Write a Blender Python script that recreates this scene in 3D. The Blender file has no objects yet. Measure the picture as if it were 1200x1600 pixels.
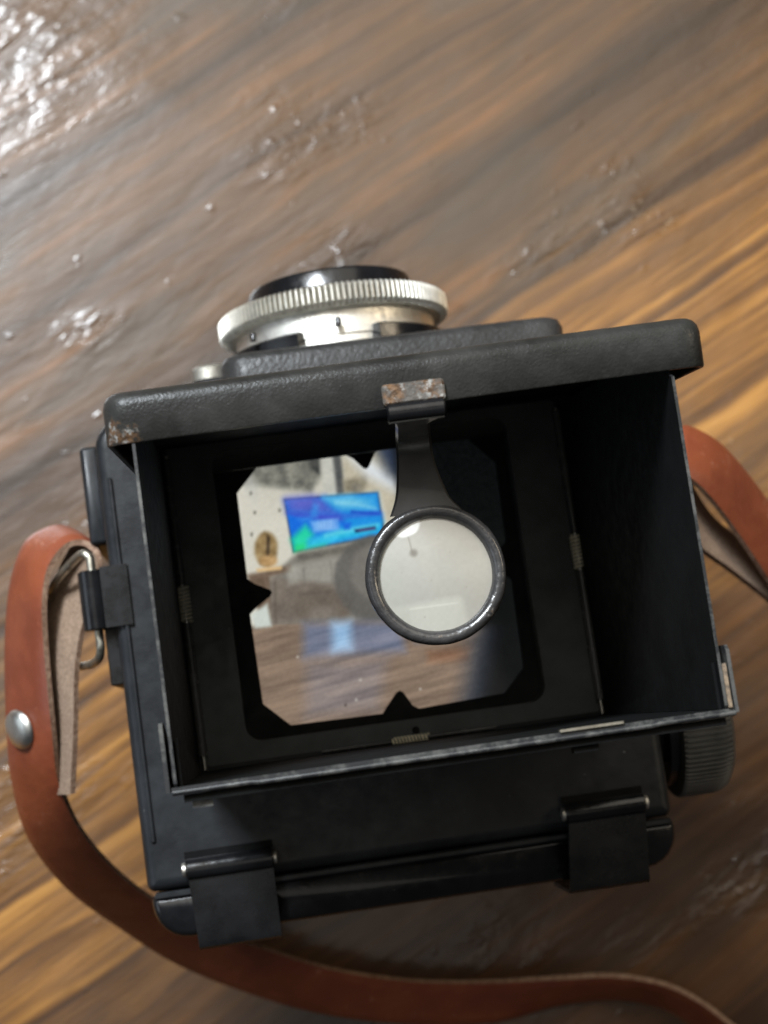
import bpy, bmesh, math, random
import numpy as np
from mathutils import Vector, Matrix, noise
from mathutils.geometry import tessellate_polygon

random.seed(4)
C = bpy.context.scene.collection
scene = bpy.context.scene
H = 95.0            # height of the camera body top above the table, in mm
S = 0.001           # every length below is in mm, z = 0 at the top of the camera body

# ------------------------------------------------------------------ camera
cam = bpy.data.cameras.new('view_camera')
camo = bpy.data.objects.new('view_camera', cam)
C.objects.link(camo)
right = Vector((0.98782081, -0.1381877, 0.07151369))
up = Vector((0.12818941, 0.98328042, 0.12933326))
back = Vector((-0.08819027, -0.11859079, 0.98901906))
m = Matrix((right, up, back)).transposed().to_4x4()
m.translation = Vector((0, 0, (247 + H) * S))
camo.matrix_world = m
cam.sensor_fit = 'VERTICAL'
cam.sensor_height = 36
cam.sensor_width = 27
cam.lens = 2600 / 1600 * 36
cam.clip_start = 0.01
cam.clip_end = 30
cam.dof.use_dof = True
cam.dof.focus_distance = 0.205
cam.dof.aperture_fstop = 30
scene.camera = camo

# ------------------------------------------------------------------ light
world = bpy.data.worlds.new('World')
scene.world = world
world.use_nodes = True
world.node_tree.nodes['Background'].inputs[0].default_value = (0.80, 0.84, 0.90, 1)
world.node_tree.nodes['Background'].inputs[1].default_value = 0.05

def area(name, loc, target, sx, sy, power, col):
    l = bpy.data.lights.new(name, 'AREA')
    l.shape = 'RECTANGLE'; l.size = sx; l.size_y = sy; l.energy = power; l.color = col
    o = bpy.data.objects.new(name, l); C.objects.link(o)
    o.location = loc
    o.rotation_euler = (Vector(target) - Vector(loc)).to_track_quat('-Z', 'Y').to_euler()
    return o
area('ceiling_light', (0.02, 1.15, 1.55), (0.02, 0.1, 0.0), 2.3, 1.5, 19, (1.0, 0.915, 0.78))
area('window_light', (-0.42, 0.87, 1.15), (-0.03, 0.12, 0.0), 0.42, 0.36, 46, (0.86, 0.93, 1.0))
area('overhead_fill_light', (-0.12, -0.02, 1.75), (0.01, 0.02, 0.0), 1.2, 0.8, 1.5, (1.0, 0.95, 0.86))  # unseen fill, added to brighten the dark hood interior
area('side_window_light', (-1.5, 0.0, 0.8), (0, 0, 0.05), 0.9, 0.8, 4, (0.80, 0.90, 1.0))
area('far_lamp_light', (1.6, 0.4, 1.3), (0, 0, 0.05), 0.5, 0.5, 9, (1.0, 0.83, 0.60))

scene.view_settings.view_transform = 'Standard'
scene.view_settings.look = 'None'
scene.view_settings.exposure = 0.0
scene.view_settings.gamma = 1.0

# ------------------------------------------------------------------ materials
class Mat:
    def __init__(self, name, **kw):
        self.m = bpy.data.materials.new(name); self.m.use_nodes = True
        self.t = self.m.node_tree; self.n = self.t.nodes
        self.b = self.n['Principled BSDF']
        for k, v in kw.items(): self.set(k, v)
        tc = self.n.new('ShaderNodeTexCoord'); mp = self.n.new('ShaderNodeMapping')
        mp.inputs['Scale'].default_value = (1000, 1000, 1000)
        g = self.n.new('ShaderNodeNewGeometry')
        self.link(g.outputs['Position'], mp.inputs['Vector'])
        self.co = mp.outputs[0]        # position in mm
    NAMES = dict(color='Base Color', rough='Roughness', metal='Metallic', coat='Coat Weight', coatrough='Coat Roughness',
                 ior='IOR', spec='Specular IOR Level', trans='Transmission Weight', emit='Emission Strength', emitcol='Emission Color', sheen='Sheen Weight')
    def set(self, k, v):
        i = self.b.inputs[self.NAMES[k]]
        if isinstance(v, bpy.types.NodeSocket): self.link(v, i)
        elif isinstance(v, tuple): i.default_value = (*v, 1)
        else: i.default_value = v
    def link(self, a, b): self.t.links.new(a, b)
    def node(self, kind, ins=None, **props):
        n = self.n.new(kind)
        for k, v in props.items(): setattr(n, k, v)
        for k, v in (ins or {}).items():
            if isinstance(v, bpy.types.NodeSocket): self.link(v, n.inputs[k])
            else: n.inputs[k].default_value = v
        return n
    def map(self, vec, scale=(1, 1, 1), rot=(0, 0, 0), loc=(0, 0, 0)):
        return self.node('ShaderNodeMapping', {'Vector': vec, 'Scale': scale, 'Rotation': rot, 'Location': loc}).outputs[0]
    def noise(self, scale, detail=3, rough=.5, vec=None, dist=0):
        return self.node('ShaderNodeTexNoise', {'Vector': vec or self.co, 'Scale': scale, 'Detail': detail, 'Roughness': rough, 'Distortion': dist}).outputs[0]
    def voro(self, scale, vec=None, feature='F1', rnd=1):
        return self.node('ShaderNodeTexVoronoi', {'Vector': vec or self.co, 'Scale': scale, 'Randomness': rnd}, feature=feature).outputs[0]
    def ramp(self, fac, stops):
        n = self.node('ShaderNodeValToRGB', {0: fac}); e = n.color_ramp.elements
        while len(e) < len(stops): e.new(.5)
        for el, (p, c) in zip(e, stops):
            el.position = p; el.color = (*c, 1) if isinstance(c, tuple) else (c, c, c, 1)
        return n.outputs[0]
    def rng(self, v, a, b, c=0., d=1.):
        return self.node('ShaderNodeMapRange', {0: v, 1: a, 2: b, 3: c, 4: d}).outputs[0]
    def math(self, op, a, b=0.):
        return self.node('ShaderNodeMath', {0: a, 1: b}, operation=op).outputs[0]
    def mix(self, f, a, b, kind='MIX'):
        n = self.node('ShaderNodeMix', data_type='RGBA', blend_type=kind)
        for i, v in ((0, f), (6, a), (7, b)):
            if isinstance(v, bpy.types.NodeSocket): self.link(v, n.inputs[i])
            elif isinstance(v, tuple): n.inputs[i].default_value = (*v, 1)
            else: n.inputs[i].default_value = v
        return n.outputs[2]
    def bump(self, h, dist, strength=1., normal=None):
        ins = {'Height': h, 'Distance': dist * S, 'Strength': strength}
        if normal is not None: ins['Normal'] = normal
        o = self.node('ShaderNodeBump', ins).outputs[0]
        self.link(o, self.b.inputs['Normal']); return o
    def near(self, p, r, soft):        # 1 inside radius r of the point p (mm, z from the body top)
        d = self.node('ShaderNodeVectorMath', {0: self.co, 1: (p[0], p[1], p[2] + H)}, operation='DISTANCE').outputs['Value']
        return self.rng(d, r, r + soft, 1., 0.)

def worn_paint(name, base, rough, pebble, wear=(), chips=.0, dust=.5, coat=0.0, chipcol=(.13, .075, .042), spec=.5):
    a = Mat(name, rough=rough, coat=coat, spec=spec)
    big = a.noise(.12, 4, .6)
    col = a.mix(a.rng(big, .35, .7), base, tuple(c * 1.9 + .002 for c in base))
    # fine dust and nicks in the paint
    v = a.voro(.42); dn = a.noise(.9, 2)
    spot = a.math('MULTIPLY', a.rng(v, .02, .07, 1., 0.), a.rng(dn, .55, .66))
    col = a.mix(a.math('MULTIPLY', spot, dust), col, (.35, .34, .31))
    haze = a.rng(a.noise(.3, 5, .7), .48, .8, 0., .028 * dust)
    col = a.mix(haze, col, (.3, .3, .3))
    if wear:
        w = None
        for p, r, s in wear:
            q = a.near(p, r, s); w = q if w is None else a.math('MAXIMUM', w, q)
        nz = a.noise(.55, 5, .65)
        f = a.rng(a.math('ADD', w, a.math('MULTIPLY', nz, 2.2)), 1.95, 2.25)
        mott = a.mix(a.rng(a.noise(1.3, 4, .7), .4, .6), chipcol, tuple(c * .35 for c in chipcol))
        mott = a.mix(a.rng(a.noise(.8, 5, .7, vec=a.map(a.co, loc=(7, 3, 1))), .52, .60), mott, (.26, .255, .24))
        col = a.mix(f, col, mott)
    a.set('color', col)
    r = a.rng(a.noise(.5, 4, .6), .3, .75, rough - .08, rough + .12)
    a.set('rough', r)
    if pebble:
        n1 = a.noise(pebble, 2, .5, dist=.6); v1 = a.voro(pebble * 1.4, feature='SMOOTH_F1')
        a.bump(a.math('SUBTRACT', n1, a.math('MULTIPLY', v1, .6)), .085 * min(1, 1.25 / pebble))
    else:
        a.bump(a.noise(1.5, 4, .6), .02)
    return a.m

M = {}
M['body'] = worn_paint('satin_black_body', (.0080, .0088, .0100), .36, 0, dust=.5, spec=.27)
M['floor'] = worn_paint('satin_black_floor', (.040, .045, .043), .48, 0, dust=.9)
M['matte'] = worn_paint('matte_black', (.0010, .0011, .0011), .70, 0, dust=.05, spec=.12)
M['mask'] = worn_paint('mask_black', (.002, .002, .002), .6, 0, dust=.15, spec=.25)
M['gloss'] = worn_paint('gloss_black', (.004, .004, .0045), .20, 0, dust=.15, coat=.15, spec=.35)
M['clip'] = worn_paint('clip_black', (.0045, .0045, .0048), .28, 0, dust=.5, spec=.33)
M['lid'] = worn_paint('pebbled_black_lid', (.015, .0148, .0135), .34, 2.4,
                      wear=[((-11.6, 33.6, 65.6), 1.6, 2.2), ((-10.4, 33.0, 65.6), 1.0, 2.0), ((-9, 32.8, 65.4), .5, 1.5)], dust=1.3, spec=.17)
M['leatherette'] = worn_paint('leatherette', (.017, .0165, .0160), .40, 1.2, dust=.7, spec=.22)
M['knob'] = worn_paint('knob_black', (.042, .042, .040), .50, 0, dust=.4)
M['bracket'] = worn_paint('bracket_metal', (.05, .045, .04), .30, 1.6, wear=[((21.5, 35, 66.5), 4.4, 1.0)], dust=1, chipcol=(.15, .085, .045))
M['arm'] = worn_paint('magnifier_paint', (.030, .029, .028), .33, 0, dust=.6, coat=.25)
M['ring'] = worn_paint('magnifier_ring_paint', (.024, .023, .023), .27, 1.0, wear=[((17.6, 20.8, 53.6), .3, .9), ((28.4, 9.6, 53.6), .4, 1.4), ((22, 8, 53.6), .1, 1.1)], dust=1, coat=.3, chipcol=(.30, .22, .16))

def metal(name, col, rough, dirt=.4, dirtcol=(.10, .09, .07), sc=.6, bump=.02):
    a = Mat(name, metal=1.0)
    n = a.noise(sc, 5, .65)
    f = a.rng(n, .45, .7, 0., dirt)
    a.set('color', a.mix(f, col, dirtcol))
    a.set('rough', a.rng(n, .3, .7, rough - .06, rough + .2))
    a.bump(a.noise(sc * 3, 3, .6), bump)
    return a.m
M['silver'] = metal('worn_silver', (.66, .64, .58), .44, .45)
M['silver_bright'] = metal('barrel_silver', (.80, .78, .72), .42, .30)
M['wire'] = metal('nickel_wire', (.50, .47, .39), .34, .75)
M['grime'] = metal('grimy_silver', (.42, .40, .35), .5, .5)
M['steel'] = metal('bare_steel', (.72, .69, .62), .35, .3)
M['spring'] = metal('spring_brass', (.98, .90, .66), .5, .25)
M['spring'].node_tree.nodes['Principled BSDF'].inputs['Metallic'].default_value = .1
M['rivet'] = metal('rivet_nickel', (.70, .70, .66), .30, .35, sc=.35)
M['tube'] = worn_paint('tube_black', (.06, .06, .058), .22, 0, dust=.2)

# bare metal showing through the paint along sheet edges
a = Mat('worn_edge', rough=.38)
n = a.noise(.5, 5, .75); f = a.rng(a.math('ADD', a.math('MULTIPLY', n, .6), a.math('MULTIPLY', a.noise(.09, 2), .5)), .52, .68)
a.set('color', a.mix(f, (.014, .015, .016), (.125, .125, .118))); a.set('metal', a.math('MULTIPLY', f, .5))
M['edge'] = a.m
a = Mat('rusted_edge', rough=.5)
n = a.noise(.9, 5, .75); f = a.rng(n, .36, .55)
a.set('color', a.mix(f, (.02, .018, .016), (.20, .145, .095)))
a.bump(n, .15); M['rust'] = a.m

# strap leather: smooth outside, raw flesh side, layered cut edge
a = Mat('strap_leather', coat=.4, coatrough=.25)
n = a.noise(.10, 4, .6); n2 = a.noise(2.2, 4, .65)
col = a.mix(a.rng(n, .35, .65), (.135, .028, .010), (.200, .048, .017))
col = a.mix(a.rng(a.noise(.55, 6, .75), .62, .74, 0., .5), col, (.34, .12, .065))
scf = a.math('MULTIPLY', a.rng(a.noise(.9, 5, .8, vec=a.map(a.co, scale=(1, .25, .5))), .60, .68), a.rng(a.noise(.10, 2), .50, .62))
col = a.mix(a.math('MULTIPLY', scf, .55), col, (.50, .30, .21))
pit = a.math('MULTIPLY', a.rng(a.voro(.35), .03, .09, 1., 0.), a.rng(a.noise(.7), .5, .6))
col = a.mix(a.math('MULTIPLY', pit, .6), col, (.10, .025, .012))
a.set('color', col); a.set('rough', a.rng(n2, .3, .7, .36, .55))
a.bump(a.math('ADD', a.math('MULTIPLY', n2, .5), a.noise(.4, 3)), .10); M['leather'] = a.m
a = Mat('strap_suede', rough=.92)
n = a.noise(1.8, 6, .7); n2 = a.noise(.15, 3)
a.set('color', a.mix(a.rng(n, .3, .7), (.14, .088, .056), a.mix(a.rng(n2, .4, .6), (.33, .235, .165), (.25, .175, .125))))
a.bump(n, .25); M['suede'] = a.m
a = Mat('strap_edge', rough=.7)
n = a.noise(1.2, 5, .7, vec=a.co)
a.set('color', a.mix(a.rng(n, .35, .65), (.14, .065, .035), (.33, .22, .15))); a.bump(n, .2); M['strapedge'] = a.m

# varnished, stained softwood: growth rings run diagonally over the table
def wood():
    a = Mat('varnished_wood')
    g = a.map(a.co, rot=(0, 0, math.radians(-27.0)))            # x along the grain
    sep = a.node('ShaderNodeSeparateXYZ', {0: g}); v = sep.outputs[1]
    warp = a.noise(1, 3, .5, vec=a.map(g, scale=(.006, .02, .02)))
    warp2 = a.noise(1, 4, .6, vec=a.map(g, scale=(.018, .06, .06)))
    vv = a.math('ADD', v, a.math('ADD', a.math('MULTIPLY', a.math('SUBTRACT', warp, .5), 20.), a.math('MULTIPLY', a.math('SUBTRACT', warp2, .5), 3.5)))
    comb = a.node('ShaderNodeCombineXYZ', {1: vv})
    # growth rings as one-dimensional noise across the grain
    r1 = a.noise(.12, 2, .5, vec=comb.outputs[0]); r2 = a.noise(.36, 3, .55, vec=comb.outputs[0])
    fib = a.noise(1, 5, .75, vec=a.map(g, scale=(.04, .9, .9)))
    blot = a.noise(1, 4, .6, vec=a.map(g, scale=(.016, .045, .045)))
    ring = a.math('ADD', a.math('MULTIPLY', r1, .42), a.math('MULTIPLY', r2, .58))
    ring = a.math('ADD', ring, a.math('MULTIPLY', a.math('SUBTRACT', fib, .5), .34))
    r0 = a.noise(.055, 2, .5, vec=a.map(comb.outputs[0], loc=(0, 31, 0)))
    ringb = a.math('ADD', a.math('ADD', a.math('MULTIPLY', r0, .40), a.math('MULTIPLY', r1, .28)), a.math('MULTIPLY', r2, .32))
    ringb = a.math('ADD', ringb, a.math('ADD', a.math('MULTIPLY', a.math('SUBTRACT', fib, .5), .12), a.math('MULTIPLY', a.math('SUBTRACT', blot, .5), .30)))
    gold = a.ramp(ring, [(.38, (.048, .019, .0050)), (.46, (.125, .052, .0110)), (.54, (.250, .110, .0220)), (.62, (.400, .190, .0400))])
    brown = a.ramp(ringb, [(.38, (0.0266, 0.0131, 0.0053)), (.47, (0.0561, 0.0276, 0.0112)), (.55, (0.0885, 0.0427, 0.0155)), (.64, (0.1769, 0.0736, 0.0213))])
    slate = a.rng(a.noise(1, 3, .55, vec=a.map(g, scale=(.013, .040, .040), loc=(3, 77, 0))), .54, .62, 0., .6)
    brown = a.mix(slate, brown, (0.0457, 0.0342, 0.0235))
    dark = a.ramp(ringb, [(.36, (0.0147, 0.0066, 0.0032)), (.47, (0.0369, 0.0171, 0.0070)), (.56, (0.0774, 0.0342, 0.0112)), (.66, (0.1327, 0.0559, 0.0160))])
    zone = a.math('ADD', v, a.math('MULTIPLY', a.math('SUBTRACT', blot, .5), 34.))
    col = a.mix(a.rng(zone, -32., -17.), dark, gold)
    col = a.mix(.14, col, (.10, .035, .005)); col = a.mix(a.rng(zone, 34., 52.), col, brown)
    bl2 = a.noise(1, 3, .5, vec=a.map(g, scale=(.012, .035, .035), loc=(40, 9, 0)))
    col = a.mix(a.rng(bl2, .50, .66, 0., .55), col, brown)
    a.set('color', col)
    # thick varnish with small pits and runs
    bl = a.noise(1, 3, .5, vec=a.map(g, scale=(.055, .13, .13)))
    clus = a.rng(a.noise(1, 2, .5, vec=a.map(g, scale=(.018, .032, .032))), .555, .67, .05, .85)
    s1 = a.rng(a.noise(1, 3, .6, vec=a.map(g, scale=(.22, .34, .34))), .60, .74)
    s2 = a.rng(a.noise(1, 2, .5, vec=a.map(g, scale=(.16, .21, .21), loc=(5, 30, 2))), .69, .82)
    clus2 = a.math('MAXIMUM', clus, a.math('MULTIPLY', a.near((-34, 158, -H), 12, 26), .9))
    s3 = a.math('MULTIPLY', a.rng(a.noise(1, 3, .6, vec=a.map(g, scale=(.09, .24, .24), loc=(9, 3, 0))), .42, .72), clus2)
    h = a.math('ADD', a.math('MULTIPLY', a.math('ADD', bl, a.math('MULTIPLY', s3, 1.8)), .9), a.math('ADD', a.math('MULTIPLY', a.math('MULTIPLY', s1, clus), 1.2), a.math('MULTIPLY', s2, .7)))
    h = a.math('ADD', h, a.math('MULTIPLY', ring, .35))
    a.set('rough', a.rng(a.noise(.06, 4, .6), .3, .7, .34, .48))
    a.set('coat', .55); a.set('coatrough', .12)
    nrm = a.bump(h, .28)
    a.link(nrm, a.b.inputs['Coat Normal'])
    return a.m
M['wood'] = wood()

# ------------------------------------------------------------------ building helpers
def thing(name, label, cat, loc):
    o = bpy.data.objects.new(name, None); C.objects.link(o)
    o.empty_display_size = .01
    o.location = (loc[0] * S, loc[1] * S, (loc[2] + H) * S); o['label'] = label; o['category'] = cat
    o['_o'] = 0
    del o['_o']
    ORG[o.name] = Vector(loc); return o
ORG = {}

def obj(name, bm, mats, parent=None, smooth=38, label=None, bevel=0, seg=2):
    """link a bmesh (mm) as one mesh object under parent"""
    root = parent
    while root is not None and root.parent is not None: root = root.parent
    org = ORG[root.name] if root is not None else Vector((0, 0, -H))
    if bevel:
        es = [e for e in bm.edges if len(e.link_faces) == 2 and e.calc_face_angle(0) > math.radians(32)]
        bmesh.ops.bevel(bm, geom=es, offset=bevel, segments=seg, profile=.5, affect='EDGES', clamp_overlap=True)
    for v in bm.verts: v.co = (v.co - org) * S
    bmesh.ops.recalc_face_normals(bm, faces=bm.faces[:]) if not bm.faces.layers.int.get('keep') else None
    me = bpy.data.meshes.new(name); bm.to_mesh(me); bm.free()
    if not isinstance(mats, (list, tuple)): mats = [mats]
    for q in mats: me.materials.append(q)
    for p in me.polygons: p.use_smooth = True
    me.set_sharp_from_angle(angle=math.radians(smooth))
    o = bpy.data.objects.new(name, me); C.objects.link(o)
    if parent is not None: o.parent = parent
    if label: o['label'] = label
    return o

def box(x0, x1, y0, y1, z0, z1, bm=None):
    bm = bm or bmesh.new()
    vs = [bm.verts.new((x, y, z)) for z in (z0, z1) for y in (y0, y1) for x in (x0, x1)]
    for f in ((0, 2, 3, 1), (4, 5, 7, 6), (0, 1, 5, 4), (2, 6, 7, 3), (0, 4, 6, 2), (1, 3, 7, 5)):
        bm.faces.new([vs[i] for i in f])
    return bm

def prism(poly, axis, a0, a1, bm=None):
    """polygon (2D, in the other two axes in cyclic order) extruded along axis"""
    bm = bm or bmesh.new()
    def P(p, a): return {'x': (a, p[0], p[1]), 'y': (p[0], a, p[1]), 'z': (p[0], p[1], a)}[axis]
    lo = [bm.verts.new(P(p, a0)) for p in poly]; hi = [bm.verts.new(P(p, a1)) for p in poly]
    n = len(poly)
    for i in range(n): bm.faces.new((lo[i], lo[(i + 1) % n], hi[(i + 1) % n], hi[i]))
    bm.faces.new(lo[::-1]); bm.faces.new(hi)
    return bm

def rrect(x0, x1, y0, y1, r, n=6):
    """rounded rectangle; r = one radius or four (x1y1, x0y1, x0y0, x1y0)"""
    rs = r if isinstance(r, (tuple, list)) else (r,) * 4
    out = []
    for (cx, cy, a0), q in zip(((x1, y1, 0), (x0, y1, 90), (x0, y0, 180), (x1, y0, 270)), rs):
        sx = -1 if cx == x1 else 1; sy = -1 if cy == y1 else 1
        for k in range(n + 1):
            t = math.radians(a0 + 90 * k / n)
            out.append((cx + sx * q + q * math.cos(t), cy + sy * q + q * math.sin(t)))
    return out

def slab(x0, x1, y0, y1, r, layers, hole=None, fn=None, cap=True):
    """rounded block from layers (inset, z); an optional hole loop is cut right through the last cap"""
    bm = bmesh.new(); rings = []
    rs = r if isinstance(r, (tuple, list)) else (r,) * 4
    for ins, z in layers:
        pts = rrect(x0 + ins, x1 - ins, y0 + ins, y1 - ins, tuple(max(.05, q - ins) for q in rs))
        rings.append([bm.verts.new((p[0], p[1], z)) for p in pts])
    n = len(rings[0])
    for a, b in zip(rings, rings[1:]):
        for i in range(n): bm.faces.new((a[i], a[(i + 1) % n], b[(i + 1) % n], b[i]))
    if hole:
        z0, z1 = layers[0][1], layers[-1][1]
        hv = {}
        for z, ring in ((z0, rings[0]), (z1, rings[-1])):
            h = [bm.verts.new((p[0], p[1], z)) for p in hole]; hv[z] = h
            allv = ring + h
            for t in tessellate_polygon([[v.co for v in ring], [v.co for v in h]]):
                try: bm.faces.new([allv[i] for i in t])
                except ValueError: pass
        a, b = hv[z0], hv[z1]
        for i in range(len(hole)): bm.faces.new((a[i], a[(i + 1) % len(hole)], b[(i + 1) % len(hole)], b[i]))
    elif cap:
        bm.faces.new(rings[0][::-1]); bm.faces.new(rings[-1])
    if fn:
        for v in bm.verts: v.co = fn(v.co)
    return bm

def lathe(profile, center, axis='z', n=96, bm=None, ripple=None):
    """profile = (radius, along) pairs; ripple(i, ang) multiplies the radius of profile point i"""
    bm = bm or bmesh.new(); rings = []
    for i, (r, a) in enumerate(profile):
        ring = []
        for k in range(n):
            t = 2 * math.pi * k / n; rr = r * (ripple(i, k) if ripple else 1)
            u, w = rr * math.cos(t), rr * math.sin(t)
            p = {'z': (u, w, a), 'y': (u, a, w), 'x': (a, u, w)}[axis]
            ring.append(bm.verts.new(Vector(p) + Vector(center)))
        rings.append(ring)
    for a, b in zip(rings, rings[1:]):
        for k in range(n): bm.faces.new((a[k], a[(k + 1) % n], b[(k + 1) % n], b[k]))
    if profile[0][0] > .02: pass
    return bm, rings

def capped(profile, center, axis='z', n=64, ripple=None, bm=None):
    bm, rings = lathe(profile, center, axis, n, bm, ripple)
    bm.faces.new(rings[0][::-1]); bm.faces.new(rings[-1]); return bm

def smooth_path(pts, sub=6, closed=False):
    P = [Vector(p) for p in pts]; out = []; n = len(P)
    rngs = range(n if closed else n - 1)
    for i in rngs:
        if closed: a, b, c, d = P[i - 1], P[i], P[(i + 1) % n], P[(i + 2) % n]
        else: a, b, c, d = P[max(i - 1, 0)], P[i], P[i + 1], P[min(i + 2, n - 1)]
        for k in range(sub):
            t = k / sub
            out.append(.5 * ((2 * b) + (c - a) * t + (2 * a - 5 * b + 4 * c - d) * t * t + (3 * b - a - 3 * c + d) * t ** 3))
    if not closed: out.append(P[-1].copy())
    return out

def tube(path, r, n=10, bm=None, closed=False):
    bm = bm or bmesh.new(); rings = []; prev = None; N = len(path)
    for i, p in enumerate(path):
        if closed: d = (path[(i + 1) % N] - path[i - 1]).normalized()
        else: d = (path[min(i + 1, N - 1)] - path[max(i - 1, 0)]).normalized()
        if prev is None: u = d.orthogonal().normalized()
        else: u = (prev - prev.dot(d) * d).normalized()
        prev = u; w = d.cross(u)
        rr = r(i / max(1, N - 1)) if callable(r) else r
        rings.append([bm.verts.new(p + rr * (math.cos(2 * math.pi * k / n) * u + math.sin(2 * math.pi * k / n) * w)) for k in range(n)])
    for a, b in zip(rings, rings[1:] + ([rings[0]] if closed else [])):
        for k in range(n): bm.faces.new((a[k], a[(k + 1) % n], b[(k + 1) % n], b[k]))
    if not closed: bm.faces.new(rings[0][::-1]); bm.faces.new(rings[-1])
    return bm

def coil(p0, p1, r, wire, turns):
    p0, p1 = Vector(p0), Vector(p1); d = (p1 - p0); L = d.length; d.normalize(); u = d.orthogonal().normalized(); w = d.cross(u)
    N = int(turns * 14)
    return tube([p0 + d * L * i / N + r * (math.cos(i * 2 * math.pi / 14) * u + math.sin(i * 2 * math.pi / 14) * w) for i in range(N + 1)], wire, 6)

def top_edge_material(bm, z, idx=1, tol=.2):
    for f in bm.faces:
        if min(v.co.z for v in f.verts) > z - tol: f.material_index = idx

# ------------------------------------------------------------------ table
tb = slab(-900, 900, -650, 900, 12, [(2, -H - 38), (0, -H - 36), (0, -H - 2), (.6, -H - .6), (2, -H)])
tab = obj('wooden_table', tb, M['wood'])
tab['label'] = 'glossy varnished wooden table top with diagonal brown and golden grain'
tab['category'] = 'table'

# ------------------------------------------------------------------ the camera
K = thing('twin_lens_camera', 'old black twin lens reflex camera seen from above with its viewing hood open', 'camera', (20, 12, -H))

# body: lower shell, top plate with the hole the hood stands in
obj('body_shell', slab(-19.6, 58.6, -21.0, 49.0, (3.5, 3.5, 2, 2), [(1, -H), (0, -H + 1.5), (0, -6.02)]), M['body'], K)
TOP = slab(-19.6, 58.6, -21.0, 49.0, (4.5, 4.5, 1.2, 1.2),
           [(0, -6), (0, -1.9), (.12, -1.2), (.55, -.5), (1.1, -.12), (1.8, 0)], hole=rrect(-9.2, 50.2, -4.2, 43.4, .8, 2))
obj('top_plate', TOP, M['body'], K)
# raised guide ridge along the left edge
obj('edge_ridge', slab(-18.2, -17.5, -14, 40, .3, [(0, .02), (0, .25), (.2, .42)]), M['body'], K)
# floor of the hood with the rounded opening, then the notched mask, then the screen
obj('hood_floor', slab(-9.3, 50.3, -4.3, 43.5, .8, [(0, -3.9), (0, -.1)], hole=rrect(-2.6, 42.3, -1.5, 42.0, 2.4, 5)), M['floor'], K, bevel=.18)
hole = [(.6, 35.9), (4.5, 39.9), (17.3, 40), (18.9, 38.9), (20.2, 37.3), (20.7, 37.1), (21.1, 37.4), (22.3, 39.4), (23.4, 40), (36.9, 39.7), (40.6, 35.5),
        (40.4, 23.1), (39.0, 22.2), (37.4, 20.6), (37.3, 20.1), (37.6, 19.6), (39.4, 18.2), (40.4, 17.4), (40.2, 3.8), (36.8, .4),
        (23.5, -.1), (22.6, .5), (21.5, 2.6), (21.0, 2.95), (20.5, 2.75), (18.9, 1.0), (18.0, -.1), (4.1, .1), (.4, 3.8),
        (.2, 17.4), (1.2, 18.2), (3.6, 19.7), (3.9, 20.2), (3.7, 20.6), (1.5, 21.8), (.5, 22.7)]
obj('screen_mask', slab(-3.4, 43.2, -2.2, 42.8, 1, [(0, -4.7), (0, -4.0)], hole=hole), M['mask'], K)
# thin bright lip where the mask opening shows bare metal
for x, y, r in ((22.2, -3.2, .55),):
    obj('screw', capped([(r, -.1), (r, .12), (r * .7, .3)], (x, y, 0), n=20), M['mask'], K)

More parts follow.
